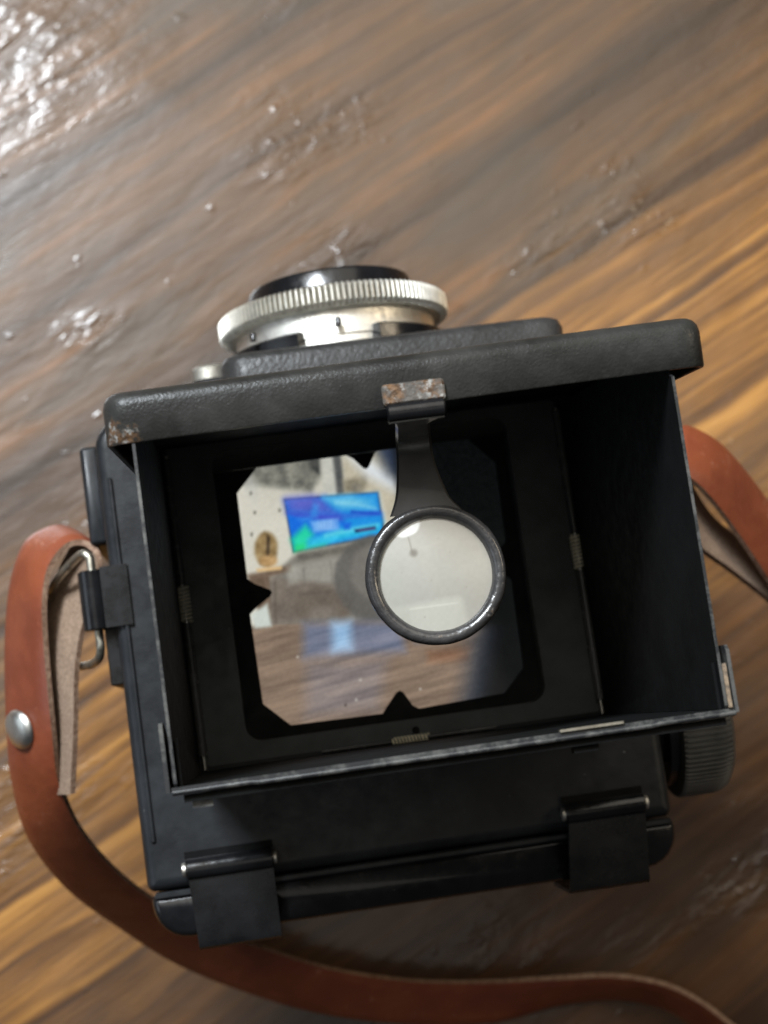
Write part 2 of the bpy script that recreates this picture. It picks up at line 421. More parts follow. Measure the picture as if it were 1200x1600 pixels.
# ---- the focusing screen; its thrown picture, glare, shadow and falloff painted as glowing colour
PICTURE = [
    ([(4.6,42.3),(14.1,41.5),(13.8,37.0),(11.8,34.7),(5.8,36.3),(1.5,37.2)], (112,112,104), 0.5, 1, 0.9),
    ([(12.2,40.5),(14.0,40.5),(13.4,37.4),(12.1,38.4)], (60,62,60), 0.4, 1, 1),
    ([(14.0,41.1),(16.3,40.8),(15.9,33.9),(13.7,34.1)], (198,198,188), 0.4, 0.3, 1),
    ([(15.8,40.5),(17.2,40.3),(17.0,33.7),(15.7,33.8)], (86,88,88), 0.25, 0.3, 1),
    ([(17.3,41.1),(26.2,40.4),(24.6,31.4),(22.9,28.3),(22.3,33.2),(17.0,33.7)], (190,182,160), 0.4, 0.4, 1),
    ([(16.9,35.9),(20.7,36.3),(20.5,34.9),(19.4,33.4),(16.9,33.7)], (150,142,122), 0.4, 0.8, 1),
    ([(19.7,34.5),(19.7,34.2),(19.5,34.1),(19.2,33.9),(18.9,33.9),(18.6,33.9),(18.3,34.1),(18.1,34.2),(18.0,34.5),(18.0,34.7),(18.0,34.9),(18.2,35.1),(18.5,35.2),(18.8,35.2),(19.1,35.2),(19.4,35.1),(19.6,34.9),(19.7,34.7)], (120,116,104), 0.4, 1, 1),
    ([(17.8,39.9),(20.3,39.8),(25.1,34.9),(24.7,33.0),(20.6,35.9)], (225,232,238), 0.9, 0, 0.9),  # pale glare streak, painted in
    ([(22.3,40.9),(27.1,40.7),(25.7,34.2),(23.9,36.1)], (40,52,74), 1.1, 0, 0.95),
    ([(7.5,34.2),(22.0,33.4),(22.2,27.5),(21.2,26.4),(7.8,25.8)], (34,50,70), 0.12, 0, 1),
    ([(7.7,33.9),(21.8,33.2),(21.9,27.5),(21.0,26.7),(8.0,26.1)], (26,120,226), 0.1, 0.2, 1),
    ([(7.7,33.9),(13.7,33.7),(14.7,31.9),(16.1,30.4),(10.5,31.4),(7.8,32.0)], (76,104,206), 0.8, 0.4, 1),
    ([(8.1,34.0),(11.7,33.8),(12.7,32.5),(9.5,32.6)], (104,104,200), 1.0, 0.3, 1),
    ([(13.5,33.6),(21.8,33.2),(21.8,30.5),(18.2,30.4),(15.1,31.6)], (52,160,226), 0.5, 0.4, 1),
    ([(13.7,33.5),(17.8,33.3),(20.1,32.0),(16.3,31.7)], (110,200,236), 0.7, 0.4, 1),
    ([(7.8,32.0),(10.5,31.4),(16.1,30.4),(22.0,30.3),(22.0,29.6),(16.5,29.7),(9.2,30.8)], (70,80,200), 0.35, 0, 1),
    ([(7.9,31.5),(11.2,30.6),(10.8,29.1),(8.1,28.6)], (26,110,226), 0.4, 0, 1),
    ([(7.8,27.9),(10.3,29.8),(11.3,28.2),(9.8,26.1),(8.2,26.0)], (40,214,170), 0.5, 0.4, 1),
    ([(8.3,26.7),(13.6,27.0),(12.7,26.3),(8.3,26.0)], (52,224,120), 0.5, 0.3, 1),
    ([(10.4,27.5),(15.9,28.6),(22.0,28.8),(21.5,27.2),(14.0,26.5),(10.0,26.3)], (48,190,232), 0.5, 0.5, 1),
    ([(11.1,30.2),(15.3,30.1),(15.3,28.4),(11.4,28.5)], (120,180,245), 0.3, 0.4, 1),
    ([(12.2,30.0),(14.5,30.0),(14.5,28.7),(12.2,28.8)], (150,200,250), 0.2, 0.3, 1),
    ([(16.1,30.2),(22.1,29.9),(22.0,28.8),(17.1,28.3)], (36,150,232), 0.5, 0.2, 1),
    ([(9.2,30.9),(11.1,31.0),(12.0,33.0),(12.7,32.5),(12.2,30.7),(10.0,30.3)], (60,150,236), 0.35, 0.3, 0.7),
    ([(15.2,32.8),(18.4,32.2),(21.2,31.1),(21.5,30.7),(18.4,31.7),(15.2,32.4)], (150,220,240), 0.3, 0.2, 0.7),
    ([(17.5,31.1),(21.5,30.2),(21.7,29.9),(17.4,30.7)], (30,60,190), 0.2, 0, 0.8),
    ([(12.9,28.0),(17.9,28.5),(21.2,28.6),(21.4,28.3),(17.0,27.8),(12.9,27.5)], (120,225,236), 0.3, 0.2, 0.7),
    ([(12.4,29.9),(12.5,30.0),(12.5,28.9),(12.4,28.9)], (70,130,225), 0.1, 0, 0.6),
    ([(12.9,29.9),(13.0,29.9),(13.0,28.9),(12.8,28.9)], (70,130,225), 0.1, 0, 0.6),
    ([(13.4,29.9),(13.5,29.9),(13.5,28.9),(13.3,28.9)], (70,130,225), 0.1, 0, 0.6),
    ([(13.8,29.9),(14.0,29.9),(14.0,28.9),(13.8,28.8)], (70,130,225), 0.1, 0, 0.6),
    ([(14.3,29.8),(14.5,29.9),(14.5,28.8),(14.3,28.8)], (70,130,225), 0.1, 0, 0.6),
    ([(14.8,29.8),(15.0,29.8),(15.0,28.8),(14.8,28.8)], (70,130,225), 0.1, 0, 0.6),
    ([(16.0,29.2),(17.2,29.2),(16.9,28.3),(16.1,28.3)], (30,100,220), 0.25, 0, 1),
    ([(17.6,28.1),(20.8,28.2),(20.9,27.7),(17.7,27.6)], (34,44,92), 0.12, 0, 1),
    ([(18.3,27.9),(20.7,27.9),(20.7,27.8),(18.3,27.8)], (150,120,170), 0.12, 0, 1),
    ([(6.3,24.2),(8.6,25.8),(21.3,26.7),(23.0,26.6),(20.7,13.0),(2.7,15.2),(3.4,21.8)], (128,124,116), 0.35, 0.3, 1),
    ([(6.7,23.8),(17.4,24.6),(17.4,20.0),(6.4,20.9)], (150,147,138), 0.4, 0.2, 1),
    ([(18.2,26.0),(22.6,26.3),(21.8,21.0),(18.4,22.3)], (104,103,97), 0.4, 0.2, 1),
    ([(8.5,25.3),(16.7,25.7),(16.8,25.0),(8.4,24.5)], (100,98,90), 0.25, 0.6, 1),
    ([(0.5,23.4),(7.2,24.0),(7.2,23.1),(4.0,22.6),(3.2,15.2),(1.4,18.0)], (112,94,78), 0.3, 0.5, 1),
    ([(4.2,22.5),(13.5,20.1),(13.0,16.5),(7.2,15.6),(3.3,15.5)], (118,108,98), 0.5, 0.4, 1),
    ([(15.5,16.5),(15.1,15.6),(14.2,14.8),(12.9,14.3),(11.4,14.2),(9.9,14.4),(8.5,14.9),(7.4,15.7),(6.8,16.7),(6.7,17.7),(7.1,18.7),(7.9,19.4),(9.2,19.9),(10.7,20.1),(12.2,19.9),(13.6,19.3),(14.7,18.5),(15.3,17.6)], (108,98,88), 0.35, 0.3, 1),
    ([(13.6,15.2),(13.4,14.6),(12.9,14.2),(12.3,13.9),(11.4,13.8),(10.6,14.0),(9.9,14.3),(9.3,14.7),(8.9,15.2),(8.8,15.8),(9.1,16.3),(9.5,16.8),(10.2,17.0),(11.0,17.1),(11.9,17.0),(12.6,16.7),(13.2,16.3),(13.6,15.7)], (124,116,106), 0.5, 0.3, 1),
    ([(26.7,19.3),(26.0,17.1),(24.6,15.3),(22.6,14.0),(20.3,13.5),(18.0,13.9),(16.0,14.9),(14.4,16.6),(13.5,18.8),(13.4,21.1),(14.1,23.3),(15.6,25.2),(17.5,26.4),(19.8,27.0),(22.1,26.6),(24.2,25.6),(25.8,23.8),(26.7,21.7)], (92,90,86), 0.3, 0.1, 0.75),  # shadow of the magnifier ring, painted into the picture
    ([(25.5,20.5),(25.0,19.0),(24.0,17.8),(22.6,16.9),(21.0,16.6),(19.3,16.8),(17.9,17.6),(16.7,18.7),(16.1,20.2),(16.0,21.8),(16.5,23.3),(17.5,24.6),(18.9,25.4),(20.6,25.7),(22.2,25.5),(23.7,24.8),(24.8,23.6),(25.5,22.1)], (124,120,114), 0.4, 0.1, 0.9),  # lighter inside of the painted ring shadow
    ([(6.7,23.8),(8.3,24.0),(8.1,20.9),(6.4,20.9)], (170,168,158), 0.4, 0.2, 0.6),
    ([(9.0,23.3),(9.2,23.4),(9.1,20.8),(8.9,20.8)], (110,108,102), 0.12, 0, 0.7),
    ([(13.2,23.8),(13.4,23.8),(13.2,20.5),(13.1,20.5)], (116,114,108), 0.12, 0, 0.6),
    ([(7.7,19.6),(12.6,19.3),(12.7,19.0),(7.7,19.2)], (88,80,72), 0.2, 0, 0.6),
    ([(4.4,21.7),(4.7,21.7),(4.0,15.6),(3.7,15.6)], (84,76,66), 0.2, 0, 0.6),
    ([(2.2,40.5),(3.9,36.8),(3.1,34.2),(1.7,36.9)], (196,196,190), 0.6, 0.2, 0.6),
    ([(5.6,26.7),(5.4,25.8),(5.0,25.0),(4.5,24.5),(3.8,24.2),(3.2,24.3),(2.7,24.7),(2.3,25.4),(2.1,26.2),(2.1,27.1),(2.3,28.0),(2.8,28.8),(3.3,29.3),(3.9,29.6),(4.5,29.5),(5.1,29.1),(5.5,28.4),(5.7,27.6)], (150,126,86), 0.25, 1, 1),
    ([(4.3,29.1),(4.7,28.6),(4.0,24.6),(3.6,24.7)], (62,50,40), 0.2, 0.8, 1),
    ([(5.3,24.9),(5.2,24.6),(4.9,24.3),(4.5,24.2),(4.1,24.1),(3.6,24.2),(3.2,24.4),(2.8,24.6),(2.6,24.9),(2.6,25.2),(2.7,25.5),(3.0,25.7),(3.4,25.9),(3.8,25.9),(4.3,25.9),(4.7,25.7),(5.1,25.5),(5.3,25.2)], (180,144,96), 0.3, 1, 1),
    ([(2.0,24.1),(5.9,24.0),(5.8,23.5),(2.2,23.6)], (220,184,130), 0.15, 0, 1),
    ([(2.9,35.6),(2.8,35.5),(2.8,35.5),(2.7,35.4),(2.7,35.4),(2.6,35.4),(2.5,35.4),(2.5,35.5),(2.5,35.6),(2.5,35.7),(2.5,35.8),(2.5,35.9),(2.6,35.9),(2.7,36.0),(2.7,35.9),(2.8,35.9),(2.8,35.8),(2.9,35.7)], (120,118,108), 0.1, 0, 1),
    ([(3.1,32.6),(3.1,32.5),(3.0,32.5),(3.0,32.4),(2.9,32.4),(2.8,32.4),(2.8,32.4),(2.7,32.5),(2.7,32.6),(2.7,32.7),(2.7,32.8),(2.8,32.9),(2.9,32.9),(2.9,32.9),(3.0,32.9),(3.1,32.9),(3.1,32.8),(3.1,32.7)], (120,118,108), 0.1, 0, 1),
    ([(6.9,32.5),(6.8,32.4),(6.8,32.3),(6.7,32.2),(6.7,32.2),(6.6,32.2),(6.5,32.3),(6.5,32.3),(6.5,32.4),(6.5,32.5),(6.5,32.6),(6.5,32.7),(6.6,32.8),(6.7,32.8),(6.7,32.8),(6.8,32.7),(6.8,32.7),(6.9,32.6)], (120,118,108), 0.1, 0, 1),
    ([(2.2,29.4),(2.2,29.3),(2.1,29.2),(2.1,29.1),(2.0,29.1),(1.9,29.1),(1.9,29.2),(1.8,29.2),(1.8,29.3),(1.8,29.4),(1.8,29.5),(1.9,29.6),(1.9,29.7),(2.0,29.7),(2.1,29.7),(2.1,29.6),(2.2,29.6),(2.2,29.5)], (120,118,108), 0.1, 0, 1),
    ([(-2.5,15.7),(7.1,15.1),(21.6,13.6),(41.7,13.0),(40.1,-5.9),(-4.7,-1.3)], (134,114,97), 0.3, 'f', 1),
    ([(0.4,17.3),(3.0,18.7),(3.2,15.2),(0.7,15.2)], (206,214,206), 0.25, 0.2, 1),
    ([(8.0,15.0),(22.8,13.3),(22.7,8.6),(7.3,9.8)], (112,126,158), 0.8, 'f', 0.75),
    ([(12.3,14.5),(15.1,14.2),(14.7,10.1),(11.8,10.1)], (165,202,236), 0.8, 'f', 0.95),
    ([(7.6,9.2),(20.0,8.2),(17.3,0.5),(6.4,0.8)], (132,127,134), 1.2, 'f', 0.6),
    ([(26.0,8.3),(32.7,8.0),(32.0,6.1),(25.9,6.4)], (134,98,74), 0.5, 'f', 0.8),
    ([(23.7,11.3),(33.6,10.8),(33.0,9.7),(24.3,9.6)], (120,124,140), 0.5, 'f', 0.6),
    ([(30.2,-0.5),(33.2,8.4),(35.3,11.8),(47.8,11.8),(45.3,-4.2)], (44,54,70), 2.2, 0, 0.95),  # light falloff towards the lower right, painted in
    ([(32.9,-0.9),(35.4,8.1),(37.2,13.2),(47.8,11.8),(45.0,-6.2)], (8,10,12), 1.8, 0, 1),  # same painted falloff, down to near black
    ([(25.5,41.3),(52.2,40.5),(47.4,9.4),(35.2,11.0),(32.7,22.1),(25.2,27.2)], (6,8,9), 0.9, 0, 1),  # unlit upper right of the screen, painted near black
    ([(15.6,5.3),(15.5,5.3),(15.5,5.2),(15.5,5.2),(15.4,5.2),(15.3,5.2),(15.3,5.2),(15.3,5.3),(15.2,5.3),(15.2,5.4),(15.2,5.4),(15.3,5.5),(15.3,5.5),(15.4,5.5),(15.4,5.5),(15.5,5.5),(15.5,5.4),(15.5,5.4)], (205,200,190), 0.08, 0, 1),
    ([(14.5,2.5),(14.5,2.4),(14.5,2.4),(14.4,2.3),(14.4,2.3),(14.3,2.3),(14.3,2.4),(14.2,2.4),(14.2,2.5),(14.2,2.5),(14.2,2.6),(14.2,2.6),(14.3,2.6),(14.3,2.7),(14.4,2.6),(14.4,2.6),(14.5,2.6),(14.5,2.5)], (205,200,190), 0.08, 0, 1),
    ([(6.6,10.0),(6.6,10.0),(6.6,9.9),(6.5,9.9),(6.5,9.9),(6.4,9.9),(6.4,9.9),(6.3,10.0),(6.3,10.0),(6.3,10.1),(6.3,10.1),(6.3,10.2),(6.4,10.2),(6.4,10.2),(6.5,10.2),(6.5,10.2),(6.6,10.1),(6.6,10.1)], (205,200,190), 0.08, 0, 1),
    ([(24.3,2.7),(24.3,2.7),(24.3,2.6),(24.2,2.6),(24.2,2.6),(24.1,2.6),(24.1,2.6),(24.0,2.7),(24.0,2.7),(24.0,2.8),(24.0,2.8),(24.1,2.9),(24.1,2.9),(24.2,2.9),(24.2,2.9),(24.3,2.9),(24.3,2.8),(24.3,2.8)], (205,200,190), 0.08, 0, 1),
    ([(12.8,1.9),(12.8,1.8),(12.8,1.8),(12.7,1.8),(12.7,1.8),(12.6,1.8),(12.5,1.8),(12.5,1.8),(12.5,1.9),(12.5,2.0),(12.5,2.0),(12.5,2.0),(12.6,2.1),(12.6,2.1),(12.7,2.1),(12.8,2.0),(12.8,2.0),(12.8,2.0)], (60,50,45), 0.08, 0, 1),
]

def s2l(c):
    c = np.asarray(c) / 255.
    return np.where(c < .04045, c / 12.92, ((c + .055) / 1.055) ** 2.4)

def vnoise(X, Y, sx, sy, seed):
    rs = np.random.RandomState(seed); G = rs.rand(64, 64)
    x = X / sx; y = Y / sy; xi = np.floor(x).astype(int); yi = np.floor(y).astype(int)
    fx = x - xi; fy = y - yi; fx = fx * fx * (3 - 2 * fx); fy = fy * fy * (3 - 2 * fy)
    g = lambda a, b: G[a % 64, b % 64]
    return (g(xi, yi) * (1 - fx) + g(xi + 1, yi) * fx) * (1 - fy) + (g(xi, yi + 1) * (1 - fx) + g(xi + 1, yi + 1) * fx) * fy

def paint(X, Y):
    img = np.zeros(X.shape + (3,)); img[:] = (212, 209, 195)
    img += (vnoise(X, Y, 6, 6, 5)[..., None] - .5) * 14
    for k, (pts, col, blur, nz, alpha) in enumerate(PICTURE):
        blur = blur * 1.45 + .04
        d = np.full(X.shape, 1e9); ins = np.zeros(X.shape, bool)
        for (x0, y0), (x1, y1) in zip(pts, pts[1:] + pts[:1]):
            dx, dy = x1 - x0, y1 - y0; L = dx * dx + dy * dy + 1e-9
            t = np.clip(((X - x0) * dx + (Y - y0) * dy) / L, 0, 1)
            d = np.minimum(d, np.hypot(X - x0 - t * dx, Y - y0 - t * dy))
            if abs(dy) > 1e-9:
                ins ^= ((y0 > Y) != (y1 > Y)) & (X < dx * (Y - y0) / dy + x0)
        sd = np.where(ins, -d, d)
        a = np.clip(.5 - sd / (2 * blur + 1e-6), 0, 1); a = a * a * (3 - 2 * a) * alpha
        c = np.zeros(X.shape + (3,)); c[:] = col
        if nz == 'f':
            u = X * .99 + Y * .12; v = -X * .12 + Y * .99
            q = vnoise(u, v, 8, .8, 7) * .6 + vnoise(u, v, 3, .25, 57) * .4
            c += (q[..., None] - .5) * np.array((58, 50, 42))
        elif nz:
            q = vnoise(X, Y, 1.3, 1.3, k) * .6 + vnoise(X, Y, .45, .45, k + 9) * .4
            c += (q[..., None] - .5) * 72 * nz * np.array((1, .95, .85))
        img = img * (1 - a[..., None]) + c * a[..., None]
    img += (vnoise(X, Y, .22, .22, 99)[..., None] - .5) * 12
    return s2l(np.clip(img, 0, 255))

def picture_grid(xs, ys, zf, colf, name, parent, mat, inside=None):
    X, Y = np.meshgrid(xs, ys); nx, ny = len(xs), len(ys); Z = zf(X, Y)
    org = ORG[parent.name]
    V = np.stack([(X - org.x), (Y - org.y), (Z - org.z)], -1).reshape(-1, 3) * S
    I = np.arange(nx * ny).reshape(ny, nx)
    F = np.stack([I[:-1, :-1], I[:-1, 1:], I[1:, 1:], I[1:, :-1]], -1).reshape(-1, 4)
    if inside is not None:
        ok = inside(X, Y).reshape(-1); F = F[ok[F].all(1)]
    me = bpy.data.meshes.new(name); me.from_pydata(V.tolist(), [], F.tolist())
    col = colf(X, Y).reshape(-1, 3); at = me.color_attributes.new('picture', 'FLOAT_COLOR', 'POINT')
    at.data.foreach_set('color', np.concatenate([col, np.ones((len(col), 1))], 1).astype(np.float32).ravel())
    me.materials.append(mat)
    for p in me.polygons: p.use_smooth = True
    o = bpy.data.objects.new(name, me); C.objects.link(o); o.parent = parent; return o

a = Mat('ground_glass', rough=.5, coat=.35, coatrough=.04)
pic = a.node('ShaderNodeVertexColor', layer_name='picture').outputs[0]
a.set('color', a.mix(1., pic, (.10, .10, .10), 'MULTIPLY')); a.set('emitcol', pic); a.set('emit', .95)  # emission stands in for the projected light
M['screen'] = a.m
picture_grid(np.linspace(-2.5, 42.5, 250), np.linspace(-1.5, 42, 242), lambda X, Y: X * 0 - 4.85, paint, 'focusing_screen', K, M['screen'])

# ---- hood
LEAN = math.radians(5.0)
def lidmap(p):                      # (x, up along the lid, rearward depth) -> hood space
    x, b, c = p
    return Vector((x, 44.6 + .011 * (x + 12) - b * math.sin(LEAN) - c * math.cos(LEAN), -1.0 + b * math.cos(LEAN) - c * math.sin(LEAN)))
lid = obj('hood_lid', slab(-13.1, 55.1, 0, 67.6, (2.6, 2.6, 1, 1),
          [(1.9, 0), (1.2, .12), (.6, .45), (.18, 1.0), (0, 1.8), (0, 5.7), (.12, 5.86), (.6, 5.86), (.75, 5.7), (.8, 1.2)], fn=lidmap), M['lid'], K, smooth=50)
dk = prism([(-11.6, .5), (53.5, .5), (53.5, 66.6), (-11.6, 66.6)], 'z', 1.25, 1.35)
for v in dk.verts: v.co = lidmap(v.co)
obj('lid_lining', dk, M['matte'], K)

def wall(x0, x1, name):
    bm = prism([(-4.7, .05), (42.2, .05), (38.0, 56), (36.9, 64.2), (33.4, 64.6), (32.7, 65.9), (-4.4, 65.9), (-4.7, 65.6)], 'x', x0, x1)
    for f in bm.faces:
        if f.calc_center_median().z > 65.0 and abs(f.normal.x) < .5: f.material_index = 1
    bm.normal_update()
    for f in bm.faces:
        f.material_index = 1 if (abs(f.normal.x) < .5 and f.calc_center_median().z > 60) else (0)
    return obj(name, bm, [M['matte'], M['edge']], K, smooth=20)
wall(-10.25, -9.9, 'hood_side_wall'); wall(50.45, 50.8, 'hood_side_wall')
# rear wall with a rolled lip
bm = box(-10.6, 51.5, -5.25, -4.8, .05, 65.6); bm.normal_update(); top_edge_material(bm, 65.5)
obj('hood_rear_wall', bm, [M['matte'], M['edge']], K, smooth=20)
path = [Vector((x, -5.35 - (0.12 if -2 < x < 43 else 0), 65.55 + .05 * math.sin(x * .31))) for x in np.linspace(-10.5, 51.6, 60)]
obj('rear_lip', tube(path, .32, 10), M['edge'], K)
bm = box(-9.4, 50.6, -6.55, -5.75, 63.9, 64.9); obj('rear_flange', bm, M['matte'], K, bevel=.3)
for x0, x1 in ((-8.6, -6.4), (33.4, 36.2)):
    obj('catch_tab', box(x0, x1, -7.3, -6.56, 62.6, 64.2), M['matte'] if x0 > 0 else M['edge'], K, bevel=.2)
obj('latch_strip', box(31.9, 39.0, -4.78, -4.5, 64.9, 65.95), M['wire'], K, bevel=.1)
for x0, x1, mt in ((-11.15, -10.7, 'edge'), (51.55, 51.95, 'edge')):
    bm = prism([(-5.3, 65.9), (1.6, 65.9), (2.2, 65.2), (2.2, 62.5), (-5.3, 40)], 'x', x0, x1)
    obj('corner_flange', bm, M[mt], K, bevel=.12)
bm = box(50.85, 51.3, -4.7, 0.2, 65.3, 65.95); obj('worn_corner', bm, M['rust'], K, bevel=.1)
for x0, x1 in ((-9.7, -9.35), (50.05, 50.4)):      # triangular gussets folded inside the rear corners
    obj('corner_gusset', prism([(-4.75, 64.6), (0.4, 64.6), (-4.75, 4)], 'x', x0, x1), M['matte'], K, bevel=.08)
# frame the hood is screwed to
obj('hood_base', slab(-12.0, 52.6, -6.6, 45.2, 1.2, [(0, .02), (0, .35), (.25, .6)], hole=rrect(-10.3, 51.0, -5.3, 43.9, .5, 2)), M['body'], K)

# spring hinges
for x, sy in ((-9.15, 0), (50.05, 0)):
    side = 1 if x < 0 else -1
    obj('hinge_rod', tube([Vector((x, -2.6, .9)), Vector((x, 16.9, .9))], .68, 12), M['tube'], K)
    obj('hinge_rod', tube([Vector((x, 22.6, .9)), Vector((x, 41.5, .9))], .55, 12), M['tube'], K)
    obj('hinge_pin', tube([Vector((x, -4.6, .9)), Vector((x, 42, .9))], .32, 10), M['steel'], K)
    obj('hinge_spring', coil((x, 17.1, .9), (x, 22.4, .9), .80, .21, 9.5), M['spring'], K)
obj('hinge_pin', tube([Vector((8, -4.35, 1.0)), Vector((34, -4.35, 1.0))], .3, 10), M['tube'], K)
obj('hinge_spring', coil((18.5, -4.4, .8), (23.9, -4.4, .8), .5, .17, 11), M['spring'], K)

# ---- magnifier
MG = obj('magnifier_bracket', slab(17.7, 24.7, 33.3, 35.7, .4, [(0, 65.9), (0, 66.55), (.25, 66.8)]), M['bracket'], K, bevel=0)
bm = capped([(.9, 18.0), (1.15, 18.15), (1.15, 24.3), (.9, 24.5)], (0, 32.5, 66.0), 'x', 24)
obj('magnifier_hinge', bm, M['gloss'], K)
stn = [((18.4, 32.2, 65.4), (24.0, 31.9, 65.4)), ((19.04, 31.99, 63.0), (22.94, 31.81, 63.0)), ((19.3, 31.7, 60), (23.3, 31.5, 60)), ((19.48, 31.2, 57.0), (23.58, 31.0, 57.0)), ((19.56, 30.2, 55), (23.8, 29.6, 55)), ((19.54, 28.9, 54.0), (24.07, 27.93, 54.0)),
       ((19.19, 26.15, 53.0), (24.9, 25.18, 53.0)), ((18.75, 24.4, 52.7), (25.5, 23.8, 52.7)), ((17.95, 22.65, 52.5), (26.6, 22.5, 52.5))]
Lp = smooth_path([s[0] for s in stn], 4); Rp = smooth_path([s[1] for s in stn], 4)
bm = bmesh.new(); rows = []
for i in range(len(Lp)):
    t = (Lp[min(i + 1, len(Lp) - 1)] - Lp[max(i - 1, 0)]).normalized(); nrm = t.cross(Rp[i] - Lp[i]).normalized()
    if nrm.z < 0 and i > 12: nrm = -nrm
    if i <= 12 and nrm.y > 0: nrm = -nrm
    th = .9; w = (Rp[i] - Lp[i]).normalized() * .25
    rows.append([bm.verts.new(p) for p in (Lp[i], Lp[i] + w + nrm * th * .5, (Lp[i] + Rp[i]) * .5 + nrm * th * .62, Rp[i] - w + nrm * th * .5, Rp[i], Rp[i] - w - nrm * th * .5, Lp[i] + w - nrm * th * .5)])
for p, q in zip(rows, rows[1:]):
    for k in range(7): bm.faces.new((p[k], p[(k + 1) % 7], q[(k + 1) % 7], q[k]))
bm.faces.new(rows[0]); bm.faces.new(rows[-1][::-1])
obj('magnifier_arm', bm, M['arm'], K, smooth=30)
MC = (22.4, 15.2, 52.0)
prof = [(6.75, -.9), (7.3, -1.1), (8.1, -1.0), (8.32, -.7), (8.36, .6), (8.2, 1.05), (7.75, 1.32), (7.2, 1.22), (6.75, .75), (6.68, .3), (6.75, -.9)]
bm, _ = lathe(prof, MC, 'z', 128, ripple=lambda i, k: 1 + .0025 * math.sin(k * .35 + i) + .0018 * math.sin(k * 1.1 + 2 * i))
bmesh.ops.remove_doubles(bm, verts=bm.verts[:], dist=.001)
obj('magnifier_ring', bm, M['ring'], K, smooth=50)
# the glass of the magnifier, pale wall and lamp gleam painted on, faintly glowing
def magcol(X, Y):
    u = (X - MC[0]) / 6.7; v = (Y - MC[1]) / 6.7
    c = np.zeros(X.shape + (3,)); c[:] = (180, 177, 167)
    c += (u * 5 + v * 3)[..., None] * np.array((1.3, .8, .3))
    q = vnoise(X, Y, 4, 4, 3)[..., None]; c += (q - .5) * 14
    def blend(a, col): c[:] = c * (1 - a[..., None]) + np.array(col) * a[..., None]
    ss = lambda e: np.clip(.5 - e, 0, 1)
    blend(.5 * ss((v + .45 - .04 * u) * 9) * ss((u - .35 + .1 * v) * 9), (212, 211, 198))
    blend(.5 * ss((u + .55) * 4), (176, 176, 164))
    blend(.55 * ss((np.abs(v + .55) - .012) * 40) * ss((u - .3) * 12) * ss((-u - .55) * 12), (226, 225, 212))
    blend(.8 * ss((np.hypot(u + .34, v - .42) - .065) * 16), (120, 115, 104))  # image of the hanging lamp painted on: blob, then stalk
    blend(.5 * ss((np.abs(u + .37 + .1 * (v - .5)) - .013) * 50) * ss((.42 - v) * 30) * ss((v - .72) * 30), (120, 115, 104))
    blend(.95 * ss((np.hypot(u + .42, v - .98) - .27) * 22) * ss((.72 - v + .25 * (u + .42)) * 26), (246, 246, 240))  # white crescent: gleam of the ceiling lamp, painted into the colour
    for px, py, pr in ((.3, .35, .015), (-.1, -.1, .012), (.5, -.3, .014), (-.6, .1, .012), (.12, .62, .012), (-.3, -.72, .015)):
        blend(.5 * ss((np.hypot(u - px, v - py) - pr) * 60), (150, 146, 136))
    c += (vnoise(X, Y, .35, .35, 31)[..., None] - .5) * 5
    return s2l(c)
a = Mat('magnifier_glass', rough=.28, coat=.22, coatrough=.05)
pic = a.node('ShaderNodeVertexColor', layer_name='picture').outputs[0]
a.set('color', a.mix(1., pic, (.52, .52, .52), 'MULTIPLY')); a.set('emitcol', pic); a.set('emit', .18)  # slight glow stands in for light coming through the glass
M['glass'] = a.m
def dome(X, Y):
    r2 = np.clip(((X - MC[0]) ** 2 + (Y - MC[1]) ** 2) / 46., 0, 1); return MC[2] + .3 + .7 * (1 - r2)
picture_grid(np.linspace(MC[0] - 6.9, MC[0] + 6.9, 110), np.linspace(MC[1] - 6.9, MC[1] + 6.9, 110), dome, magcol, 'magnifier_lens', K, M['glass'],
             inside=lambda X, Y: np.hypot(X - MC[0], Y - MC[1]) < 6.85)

# ---- front: plate, leather panel, lenses
def frontslab(x0, x1, zt, zb, y0, y1, r, mat, name, roll=.8):
    bm = slab(x0, x1, zb, zt, r, [(0, 0), (0, y1 - y0 - roll), (roll * .3, y1 - y0 - roll * .3), (roll, y1 - y0)], fn=lambda p: Vector((p[0], y0 + p[2], p[1])))
    return obj(name, bm, mat, K, smooth=50)
frontslab(-4.5, 60.5, -4.5, -90, 48.9, 54.2, 3, M['body'], 'front_plate')
frontslab(.6, 54.2, -1.2, -88, 49.5, 57.0, 4, M['leatherette'], 'lens_panel', 1.6)
LC = (20.2, 0, -24.0)
# black shutter housing, notched at the top
bm = bmesh.new(); n = 160; rings = []
for y, dr in ((56.6, 0), (59.9, 0), (60.3, -.5), (60.3, -2.6)):
    ring = []
    for k in range(n):
        t = 2 * math.pi * k / n; deg = (math.degrees(t) - 90 + 180) % 360 - 180
        r = 18.7 + dr
        if -17.5 < deg < 21.5: r = min(r, 16.2)
        ring.append(bm.verts.new((LC[0] + r * math.cos(t), y, LC[2] + r * math.sin(t))))
    rings.append(ring)
for p, q in zip(rings, rings[1:]):
    for k in range(n): bm.faces.new((p[k], p[(k + 1) % n], q[(k + 1) % n], q[k]))
bm.faces.new(rings[0][::-1]); bm.faces.new(rings[-1])
obj('shutter_housing', bm, M['gloss'], K, smooth=40)
bm = capped([(16.6, 56.8), (16.6, 59.2), (16.9, 59.3), (16.9, 60.4), (16.5, 60.6), (16.5, 63.6)], (LC[0], 0, LC[2]), 'y', 128)
obj('lens_barrel', bm, M['silver_bright'], K, smooth=40)
NR = 128
def knurl(i, k):
    if i in (0, 6): return 1
    ph = (k % 6) / 6
    return (1.0, 1.0, .99, .962, .955, .98)[k % 6]
